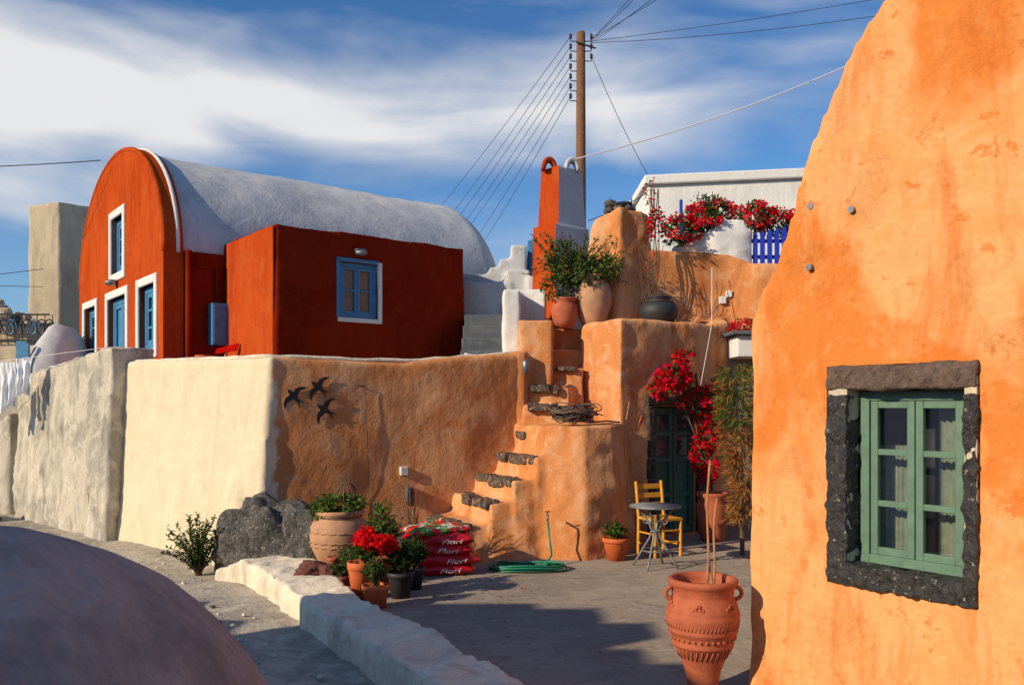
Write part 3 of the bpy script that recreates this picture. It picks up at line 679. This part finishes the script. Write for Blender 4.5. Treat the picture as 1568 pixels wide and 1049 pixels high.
for k in range(16):
    x=2.1+U(-.2,.15); mb.tube([(x,12.5,3.4),(x+U(-.2,.25),12.5,3.8+U(0,.5))],.004,STEM,4)
mb.build('climbing_vine')
mb=MB()
for c,r,n in (((2.22,11.72,2.22),(.24,.2,.17),560),((2.36,11.75,2.45),(.12,.12,.16),200),((2.05,11.6,2.08),(.16,.15,.12),220),((2.60,11.95,1.90),(.24,.2,.22),460),((2.76,12.0,1.50),(.18,.2,.28),460),((2.68,12.0,1.15),(.15,.15,.22),320),((2.85,12.0,1.85),(.15,.2,.3),260),((2.74,11.9,.95),(.14,.12,.18),160)):
    mb.leaves(c,r,n,.07,[FR,FR,FR2,FR,FR,LGD,LG],.85,gap=.08,gs=5)
for k in range(9):
    a=(2.75+U(-.1,.1),12.05,.6); mb.tube([a,(2.72+U(-.12,.12),12.0,1.3),(2.3+U(-.1,.5),11.85,2.1+U(-.1,.3))],.012,STEM,5)
mb.build('bougainvillea',None)
smoothpot('tall_clay_planter',pot((2.75,11.65),0,.21,.68,TERRA,prof=[(.15,0),(.17,.05),(.205,.3),(.215,.5),(.19,.58),(.225,.62),(.225,.66),(.19,.66),(.17,.6)]),None)
mb=MB()
for k in range(620):
    z=U(.45,2.35); cx=2.82+.08*math.sin(z*2); a=U(0,6.28); r=U(.04,.26)*(1-.25*abs(z-1.4))
    p=Vector((cx+math.cos(a)*r,10.45+math.sin(a)*r,z)); base_d=Vector((math.cos(a),math.sin(a),-.5))
    for j in range(8):
        d=base_d+Vector((U(-.6,.6),U(-.6,.6),U(-.7,.9))); mb.leaf(p,d,Vector((U(-1,1),U(-1,1),.3)),U(.09,.18),.011,LBR if (z<1.6 and R()<.8) or R()<.3 else random.choice([LG2,LG]))
mb.tube([(2.85,10.5,0),(2.82,10.45,1.0),(2.82,10.45,1.7),(2.88,10.5,2.25)],[.03,.025,.02,.01],STEM,7)
for k in range(10):
    z=.6+k*.17; a=k*2.4; mb.tube([(2.83,10.46,z),(2.83+.2*math.cos(a),10.46+.2*math.sin(a),z+.02)],.008,STEM,4)
mb.build('dry_pine_sapling')
mb=MB()
for k in range(170):
    x,y=(U(-1.4,0),U(7.7,9.3)) if k<60 else ((U(1.6,3),U(9.8,12)) if k<130 else (U(-.8,2.6),U(6,9)))
    mb.leaf(Vector((x,y,.006)),Vector((U(-1,1),U(-1,1),U(0,.25))),Vector((U(-.3,.3),U(-.3,.3),1)),U(.02,.05),U(.015,.03),random.choice([FR,FR2,LBR,LGD,STEM]))
mb.build('fallen_petals')

# ------------------------------------------------------------------ table & chair
mb=MB(); T=(1.64,9.72)
mb.lathe(T,.69,[(.27,0),(.295,.003),(.30,.012),(.295,.022),(.28,.018),(.01,.018)],IRON,40)
for i in range(-5,6):
    w=math.sqrt(max(0,.28**2-(i*.05)**2)); mb.box(T[0]-w,T[0]+w,T[1]+i*.05-.018,T[1]+i*.05+.018,.709,.715,IRON)
for k in range(4):
    a=math.pi/4+k*math.pi/2+.3; c_,s_=math.cos(a),math.sin(a)
    prf=[(.22,.69),(.14,.60),(.07,.50),(.04,.42),(.07,.33),(.15,.20),(.22,.08),(.27,0.01)]
    mb.tube([(T[0]+r*c_,T[1]+r*s_,z) for r,z in prf],.013,IRON,8)
    cx=[( .10+.05*math.cos(t),.55+.05*math.sin(t)) for t in [2*math.pi*i/12 for i in range(13)]]
    mb.tube([(T[0]+r*c_,T[1]+r*s_,z) for r,z in cx],.007,IRON,6)
for zz,r in ((.20,.15),(.42,.045)): mb.tube([(T[0]+r*math.cos(t),T[1]+r*math.sin(t),zz) for t in [2*math.pi*i/24 for i in range(25)]],.008,IRON,6)
mb.build('bistro_table',smooth=True)
mb=MB(); cx,cy=1.83,10.55; ca,sa=math.cos(.45),math.sin(.45)
def K(x,y,z): return (cx+x*ca-y*sa,cy+x*sa+y*ca,z)
for sx in (-.19,.19):
    mb.tube([K(sx,.18,0),K(sx,.17,.45),K(sx,.23,.90)],.021,YWOOD,8); mb.tube([K(sx,-.18,0),K(sx,-.18,.46)],.021,YWOOD,8)
    for z in (.14,.28): mb.tube([K(sx,-.18,z),K(sx,.17,z)],.012,YWOOD,6)
for z in (.18,.32): mb.tube([K(-.19,-.18,z),K(.19,-.18,z)],.012,YWOOD,6)
for z in (.60,.72,.83):
    h=.06; y=.17+(z-.45)*.14
    mb.hexa([K(-.19,y-.008,z-h/2),K(.19,y-.008,z-h/2),K(.19,y+.012,z-h/2),K(-.19,y+.012,z-h/2)],[K(-.19,y,z+h/2),K(.19,y,z+h/2),K(.19,y+.02,z+h/2),K(-.19,y+.02,z+h/2)],YWOOD)
mb.hexa([K(-.21,-.2,.44),K(.21,-.2,.44),K(.2,.19,.44),K(-.2,.19,.44)],[K(-.21,-.2,.47),K(.21,-.2,.47),K(.2,.19,.47),K(-.2,.19,.47)],YWOOD)
mb.build('wooden_chair',bevel=.004)

# ------------------------------------------------------------------ bags
bg=empty('potting_soil_bags')
def bag(c,z,L,Wd,H,ang,mat,k,label=True):
    nu,nv=30,20; ca,sa=math.cos(ang),math.sin(ang)
    def shp(i,j,sgn):
        u=-1+2*i/nu; v=-1+2*j/nv
        t=(1-abs(u)**3.5)**.5*(1-abs(v)**5)**.5
        x=u*L/2*(1+.03*math.sin(v*9+k)); y=v*Wd/2*(1-.06*u*u)
        h=H/2*t*sgn*(1+.16*noise.noise(Vector((u*2.5,v*2.5,k*3+sgn))))+.02*noise.noise(Vector((u*4,v*4,k)))+.008*noise.noise(Vector((u*14,v*7,k)))
        return (c[0]+x*ca-y*sa,c[1]+x*sa+y*ca,z+H/2+h)
    mb=MB()
    for sgn in (1,-1):
        vs=[shp(i,j,sgn) for j in range(nv+1) for i in range(nu+1)]
        fs=[]
        for j in range(nv):
            for i in range(nu):
                q=(j*(nu+1)+i,j*(nu+1)+i+1,(j+1)*(nu+1)+i+1,(j+1)*(nu+1)+i); fs.append(q if sgn>0 else q[::-1])
        mb.add(vs,fs,mat)
    mb.build('bag',bg,smooth=True)
    if label:
        cu=bpy.data.curves.new('print','FONT'); cu.body='Flori'; cu.size=.12; cu.shear=.3; cu.extrude=.001; cu.align_x='CENTER'
        o=bpy.data.objects.new('print',cu); COL.objects.link(o); o.data.materials.append(LABEL)
        dd=Wd/2+.006
        o.rotation_euler=(math.radians(90),U(-.05,.05),ang); o.location=(c[0]+sa*dd+ca*(.13+U(-.05,.05)),c[1]-ca*dd+sa*.13,z+.035+U(-.006,.006)); o.scale=(1,.58,1)
        o.parent=bg
for k in range(4): bag((-.80+U(-.03,.04),9.42),.0+k*.108,.76+U(-.03,.03),.46,.135,.10+U(-.08,.08),BAGR,k,True)
bag((-.84,9.44),.425,.70,.42,.11,.5,BAGG,7,False)
# ------------------------------------------------------------------ hose + tap
mb=MB(); pts=[]
for i in range(220):
    t=i/219; a=t*2*math.pi*6; r=.30+.06*math.sin(t*13)+.03*math.sin(t*41)
    pts.append((.12+r*1.25*math.cos(a)+.06*math.sin(a*.37),9.58+r*.66*math.sin(a),.014+.06*t+.012*math.sin(a*3)))
pts+= [(.40,9.72,.06),(.46,9.85,.12),(.44,9.98,.3),(.42,10.0,.5)]
mb.tube(pts,.012,HOSE,7)
mb.tube([(.42,10.16,.56),(.42,10.02,.56),(.42,10.0,.50)],.014,METAL,8); mb.tube([(.39,10.03,.60),(.45,10.03,.60)],.008,BLACK,6)
mb.build('garden_hose',smooth=True)
mb=MB()
for k in range(34):
    r=U(.12,.30); cx_,cy_=.78+U(-.10,.10),10.95+U(-.08,.08); tx,ty=U(-.25,.25),U(-.25,.25); ph=U(0,6)
    mb.tube([(cx_+r*math.cos(a+ph)*1.1,cy_+r*.85*math.sin(a+ph),1.67+.16*(k/34)+r*(tx*math.cos(a)+ty*math.sin(a))+.02*math.sin(a*3+k)) for a in [2*math.pi*.93*i/22 for i in range(23)]],.008,WIRECOIL,5)
mb.tube([(1.0,11.0,1.63),(1.25,11.1,1.65),(1.42,11.2,1.63)],.012,STEM,5)
mb.build('vine_coil',smooth=True)

# ------------------------------------------------------------------ swallows, socket, cable, lamp
mb=MB()
def swallow(t,z,rot,sc):
    sh=[(-.02,.10),(.0,.14),(.025,.10),(.035,.05),(.11,.06),(.19,.02),(.24,-.05),(.14,-.01),(.04,-.03),(.02,-.09),(.055,-.20),(.0,-.12),(-.055,-.20),(-.02,-.09),(-.04,-.03),(-.14,-.01),(-.24,-.05),(-.19,.02),(-.11,.06),(-.035,.05)]
    o2=Av+W*t+WN*.035; c_,s_=math.cos(rot),math.sin(rot); V=[]
    for d in (0,.008):
        for (a,b2) in sh:
            u=(a*c_-b2*s_)*sc; v=(a*s_+b2*c_)*sc; q=o2+W*u+WN*d; V.append((q.x,q.y,z+v))
    n=len(sh); mb.add(V,[tuple(range(n)),tuple(range(2*n-1,n-1,-1))]+[(i,i+n,(i+1)%n+n,(i+1)%n) for i in range(n)],BLACK)
swallow(.30,1.97,.75,.8); swallow(.60,2.08,.9,.8); swallow(.68,1.80,1.0,.82)
mb.build('swallow_ornaments')
mb=MB()
pts=[]
for i in range(10):
    z=.75+i*.15; q=Av+W*(1.22+.02*math.sin(z*2))+WN*.035; pts.append((q.x,q.y,z))
mb.tube(pts,.004,BLACK,5); top_=Vector(pts[-1]); mb.tube([top_,top_+Vector((-.1,-.02,.0))],.006,BLACK,5); mb.tube([pts[0],(-1.9,10.75,.45)],.005,BLACK,5)
mb.build('wall_cable')
mb=MB(); mb.lbox(A,W,WN,1.66,1.76,.95,1.06,.0,.07,WHITE); mb.lbox(A,W,WN,1.74,1.82,.60,.80,.0,.10,METAL); q=Av+W*1.78+WN*.12; mb.lathe((q.x,q.y),.55,[(.02,0),(.045,.03),(.045,.2),(.02,.23)],BLACK,12); mb.build('wall_socket_lamp',bevel=.006)
mb=MB(); mb.lathe((.19,11.66),2.28,[(.02,0),(.05,.03),(.05,.16),(.03,.2)],METAL,14); mb.build('wall_lantern',smooth=True)
mb=MB(); mb.tube([(1.55,11.52,1.66),(1.59,11.5,1.9)],.012,BAMB,5); mb.tube([(1.75,11.65,1.55),(1.8,11.66,1.72),(1.76,11.66,1.62)],.02,TERRAO,6); mb.build('wall_ornaments')
mb=MB(); mb.tube([(2.9,12.35,3.0),(2.75,12.25,2.3),(2.66,12.2,1.9)],.005,WCABLE,5); mb.tube([(3.05,12.95,3.95),(3.0,12.75,3.1),(2.9,12.38,2.95)],.006,WCABLE,5); mb.build('white_wall_cable')

# ------------------------------------------------------------------ telephone pole & wires
pole=empty('telephone_pole')
mb=MB(); PX,PY=1.46,18.0
mb.tube([(PX,PY,2.9),(PX,PY,6),(PX,PY,9.75)],[.125,.11,.09],WOOD,14); mb.build('pole',pole,smooth=True)
mb=MB()
for k in range(7):
    z=9.60-k*.21
    for sgn in (-1,1):
        if sgn==1 and k>2: continue
        mb.tube([(PX+sgn*.08,PY-.02,z-.05),(PX+sgn*.22,PY-.03,z-.05),(PX+sgn*.22,PY-.03,z+.02)],.012,BLACK,6)
        mb.lathe((PX+sgn*.22,PY-.03),z,[(.02,0),(.035,.02),(.025,.05),(.033,.08),(.015,.11)],DPOT,10)
mb.tube([(PX-.1,PY-.1,9.5),(PX+.3,PY-.15,9.35)],.02,BLACK,6); mb.build('insulators',pole)
mb=MB()
def wire(a,b2,sag,r,mat=WIRE,n=24):
    a=Vector(a);b2=Vector(b2); mb.tube([a.lerp(b2,i/n)-Vector((0,0,sag*4*(i/n)*(1-i/n))) for i in range(n+1)],r,mat,5)
for k,(px,zt) in enumerate([(-6.1,8.4),(-5.2,8.3),(-4.9,8.1),(-4.5,7.9),(-4.2,7.8),(-3.6,7.4),(-3.2,7.2)]):
    wire((PX-.22,PY-.03,9.65-k*.21),(px,40,zt-.3),.25,.0065)
for (x,y,z) in ((2.6,7.5,7.4),(3.3,7.5,7.2),(4.3,7.5,7.6),(7.5,14,8.5),(11,15,9.9),(3.4,8,8.2)):
    wire((PX+.2,PY-.03,9.6-.1*R()),(x,y,z),.12,.006)
wire((PX+.2,PY,9.3),(2.75,17.0,6.4),.1,.007)
wire((.9,14.1,5.9),(5.8,14.6,7.7),.12,.012,WCABLE)
wire((1.3,14.5,5.0),(2.1,13.2,5.15),.03,.007)
wire((-7.9,16.3,6.55),(-16,18,6.9),.1,.010)
wire((-10.5,19,4.9),(-16,19,4.4),.05,.008); wire((-10.5,19,4.5),(-16,19,4.8),.05,.007)
mb.build('overhead_wires',pole)

# ------------------------------------------------------------------ left background
mb=MB(); mb.prism([(-12.2,21.4),(-11.3,21.2),(-9.8,23.0),(-10.9,24.2)],1,[6.9,6.95,6.95,6.9],CREAM); solid(mb,'cream_house',voxel=.07,sm=1,disp=.03)
mb=MB(); mb.tube([(-10.2,20,2.9),(-9.85,20,5.3)],.035,BLACK,6); mb.build('leaning_post')
mb=MB(); mb.prism([(-16,19.6),(-10.4,19.6),(-10.4,20.2),(-16,20.2)],-.1,3.25,CREAM); solid(mb,'boundary_wall',voxel=.08,sm=3,disp=.1,ds=1)
mb=MB(); mb.tube([(-16,19.65,3.95),(-10.7,19.65,3.95)],.02,BLACK,6); mb.tube([(-16,19.65,3.33),(-10.7,19.65,3.33)],.02,BLACK,6)
for i in range(30):
    cx_=-15.8+i*.175; rr=.14
    mb.tube([(cx_+rr*math.cos(a)*(1-a/12),19.65,3.64+ (rr*1.6)*math.sin(a)*(1-a/12)) for a in [i2*.5 for i2 in range(20)]],.016,BLUE if i%3==0 else BLACK,5)
    mb.tube([(cx_+.09,19.65,3.3),(cx_+.09,19.65,3.95)],.01,BLACK,5)
mb.build('wrought_iron_railing')
mb=MB()
for i in range(40): mb.ball((-15+U(0,3.3),20.6+U(-.4,.4),3.6+U(0,.65)),U(.12,.26),CREAM if i%2 else ROCK,10,8,.5,2,i)
mb.prism([(-16,20.3),(-11.6,20.3),(-11.6,21.4),(-16,21.4)],1,3.9,CREAM); mb.build('rubble_wall')
mb=MB(); mb.ball((-9.5,17.9,2.4),(.55,.8,1.15),WHITEV,24,16,.05); mb.build('small_white_dome',smooth=True)
mb=MB(); mb.box(-10.05,-9.85,17.2,17.25,2.4,3.15,BLUE); mb.box(-9.8,-9.74,17.1,17.16,2.2,3.1,BLUE); mb.build('blue_post')
mb=MB(); mb.prism([(-9.0,15.2),(-8.75,15.6),(-11.5,17.0),(-11.8,16.6)],-.2,[1.75,1.7,.2,.2],CEMENT); mb.prism([(-14,16.6),(-9.1,17.2),(-9.1,17.6),(-14,17)],-.2,[2.3,2.3,2.3,2.3],CREAM); solid(mb,'sloping_stair_wall',voxel=.06,sm=4,disp=.06)
mb=MB(); 
for i in range(8): mb.ball((-9.3+U(-.4,.5),14.5+U(-.4,.3),-.05),U(.12,.25),ROCK,14,10,.4,2,i)
mb.build('wall_base_rocks',smooth=True)
ln=MB()
def cloth(x0,x1,y,zt,zb,k):
    nu,nv=24,14; vs=[];fs=[]
    for j in range(nv+1):
        for i in range(nu+1):
            u=i/nu;v=j/nv; x=x0+(x1-x0)*(u+.08*math.sin(v*3+k)*(v)); z=zt+(zb-zt)*v*(1+.10*math.sin(u*5+k))
            vs.append((x,y+.05*math.sin(u*14+k)*v+.03*noise.noise(Vector((u*5,v*5,k))),z))
    for j in range(nv):
        for i in range(nu): q=j*(nu+1)+i; fs.append((q,q+1,q+nu+2,q+nu+1))
    ln.add(vs,fs,CLOTH)
cloth(-8.40,-8.14,13.9,2.56,1.78,1); cloth(-8.12,-7.88,13.9,2.62,2.0,2); cloth(-9.2,-8.85,14.0,2.5,1.8,3); cloth(-8.80,-8.56,14.0,2.5,1.95,4)
ln.tube([(-10.5,14.1,2.47),(-9,14.0,2.52),(-8,13.9,2.62),(-6.1,12.75,2.72)],.006,WCABLE,5)
ln.build('hanging_laundry',smooth=True)

# ------------------------------------------------------------------ unseen shadow caster added on the left, notched to streak the light
caster=empty('shadow_caster')
mb=MB(); mb.prism([(-8.2,-5),(-7.0,-5),(-7.0,.9),(-8.2,.9)],-.1,4.4,WHITE)
for y0,y1,h in ((.9,1.5,4.2),(1.5,1.68,3.3),(1.68,2.15,4.3),(2.15,2.42,2.8),(2.42,2.9,4.1),(2.9,3.08,3.2),(3.08,3.45,3.8),(3.45,4.9,2.3),(4.9,5.2,1.5),(5.2,6.0,2.0)):
    mb.prism([(-8.5,y0),(-7.0,y0),(-7.0,y1-.002),(-8.5,y1-.002)],-.1,h,WHITE)
mb.build('walls',caster)

# ------------------------------------------------------------------ sun & sky
elev=math.radians(24); hx,hy=-.85,-.53; l=math.hypot(hx,hy); hx/=l;hy/=l
to=Vector((hx*math.cos(elev),hy*math.cos(elev),math.sin(elev)))
ld=bpy.data.lights.new('sun','SUN'); ld.energy=5.0; ld.angle=math.radians(.5); ld.color=(1,.83,.585)
lo=bpy.data.objects.new('sun',ld); COL.objects.link(lo); lo.rotation_euler=(-to).to_track_quat('-Z','Y').to_euler(); lo.location=to*50
w=bpy.data.worlds.new('World'); scene.world=w; w.use_nodes=True; nt=w.node_tree; nt.nodes.clear()
out_=nt.nodes.new('ShaderNodeOutputWorld'); bg_=nt.nodes.new('ShaderNodeBackground'); nt.links.new(bg_.outputs[0],out_.inputs[0])
sky=nt.nodes.new('ShaderNodeTexSky'); sky.sky_type='NISHITA'; sky.sun_disc=False; sky.sun_elevation=elev; sky.sun_rotation=math.atan2(hx,hy)
sky.air_density=1.0; sky.dust_density=.5; sky.ozone_density=2.0
tc=nt.nodes.new('ShaderNodeTexCoord'); sp=nt.nodes.new('ShaderNodeSeparateXYZ'); nt.links.new(tc.outputs['Generated'],sp.inputs[0])
mp=nt.nodes.new('ShaderNodeMapping'); mp.inputs['Rotation'].default_value=(0,math.radians(9),0); mp.inputs['Scale'].default_value=(2.0,2.0,6.0); nt.links.new(tc.outputs['Generated'],mp.inputs[0])
n1=nz(nt,mp.outputs[0],1.35,7,.50,.45)
mp2=nt.nodes.new('ShaderNodeMapping'); mp2.inputs['Rotation'].default_value=(0,math.radians(-16),0); mp2.inputs['Scale'].default_value=(1.6,2.0,8); mp2.inputs['Location'].default_value=(3,1,2); nt.links.new(tc.outputs['Generated'],mp2.inputs[0])
n2=nz(nt,mp2.outputs[0],1.6,6,.52,.6)
def blob(c,sc,amp):
    v=nt.nodes.new('ShaderNodeVectorMath'); v.operation='SUBTRACT'; nt.links.new(tc.outputs['Generated'],v.inputs[0]); v.inputs[1].default_value=c
    v2=nt.nodes.new('ShaderNodeVectorMath'); v2.operation='MULTIPLY'; nt.links.new(v.outputs[0],v2.inputs[0]); v2.inputs[1].default_value=sc
    v3=nt.nodes.new('ShaderNodeVectorMath'); v3.operation='LENGTH'; nt.links.new(v2.outputs[0],v3.inputs[0])
    return mathn(nt,'MULTIPLY',mathn(nt,'SUBTRACT',1,v3.outputs['Value'],True),amp)
den=mathn(nt,'ADD',mathn(nt,'MULTIPLY',n1,.62),mathn(nt,'MULTIPLY',n2,.38))
for c,sc,amp in (((-.27,.90,.325),(1.8,.8,11),.26),((-.50,.84,.25),(2.8,1.0,6),.17),((.0,.95,.33),(2.6,1.0,13),.14),((-.42,.80,.44),(2.4,1.0,10),.06)):
    den=mathn(nt,'ADD',den,blob(c,sc,amp))
cl=ramp(nt,den,.50,.76)
nt2=mix(nt,1.0,sky.outputs[0],(.40,.70,1.0),'MULTIPLY')
haze=mathn(nt,'MULTIPLY',mathn(nt,'SUBTRACT',1,mathn(nt,'MULTIPLY',sp.outputs[2],3.4),True),.35)
nt2=mix(nt,haze,nt2,(3.4,4.5,5.8))
ccol=mix(nt,ramp(nt,den,.54,.78),(3.9,4.3,5.0),(6.8,6.7,6.6))
fin=mix(nt,mathn(nt,'MULTIPLY',cl,.9),nt2,ccol)
nt.links.new(fin,bg_.inputs[0]); bg_.inputs[1].default_value=.13

# ------------------------------------------------------------------ camera
cd=bpy.data.cameras.new('camera'); cam=bpy.data.objects.new('camera',cd); COL.objects.link(cam)
cd.sensor_width=36; cd.lens=36*1300/1568; cd.shift_y=95.5/1568; cd.clip_end=8000; cd.clip_start=.05
cam.location=(0,0,1.86); cam.rotation_euler=(math.radians(90),0,0); scene.camera=cam
scene.view_settings.view_transform='Standard'; scene.view_settings.look='None'; scene.view_settings.exposure=0
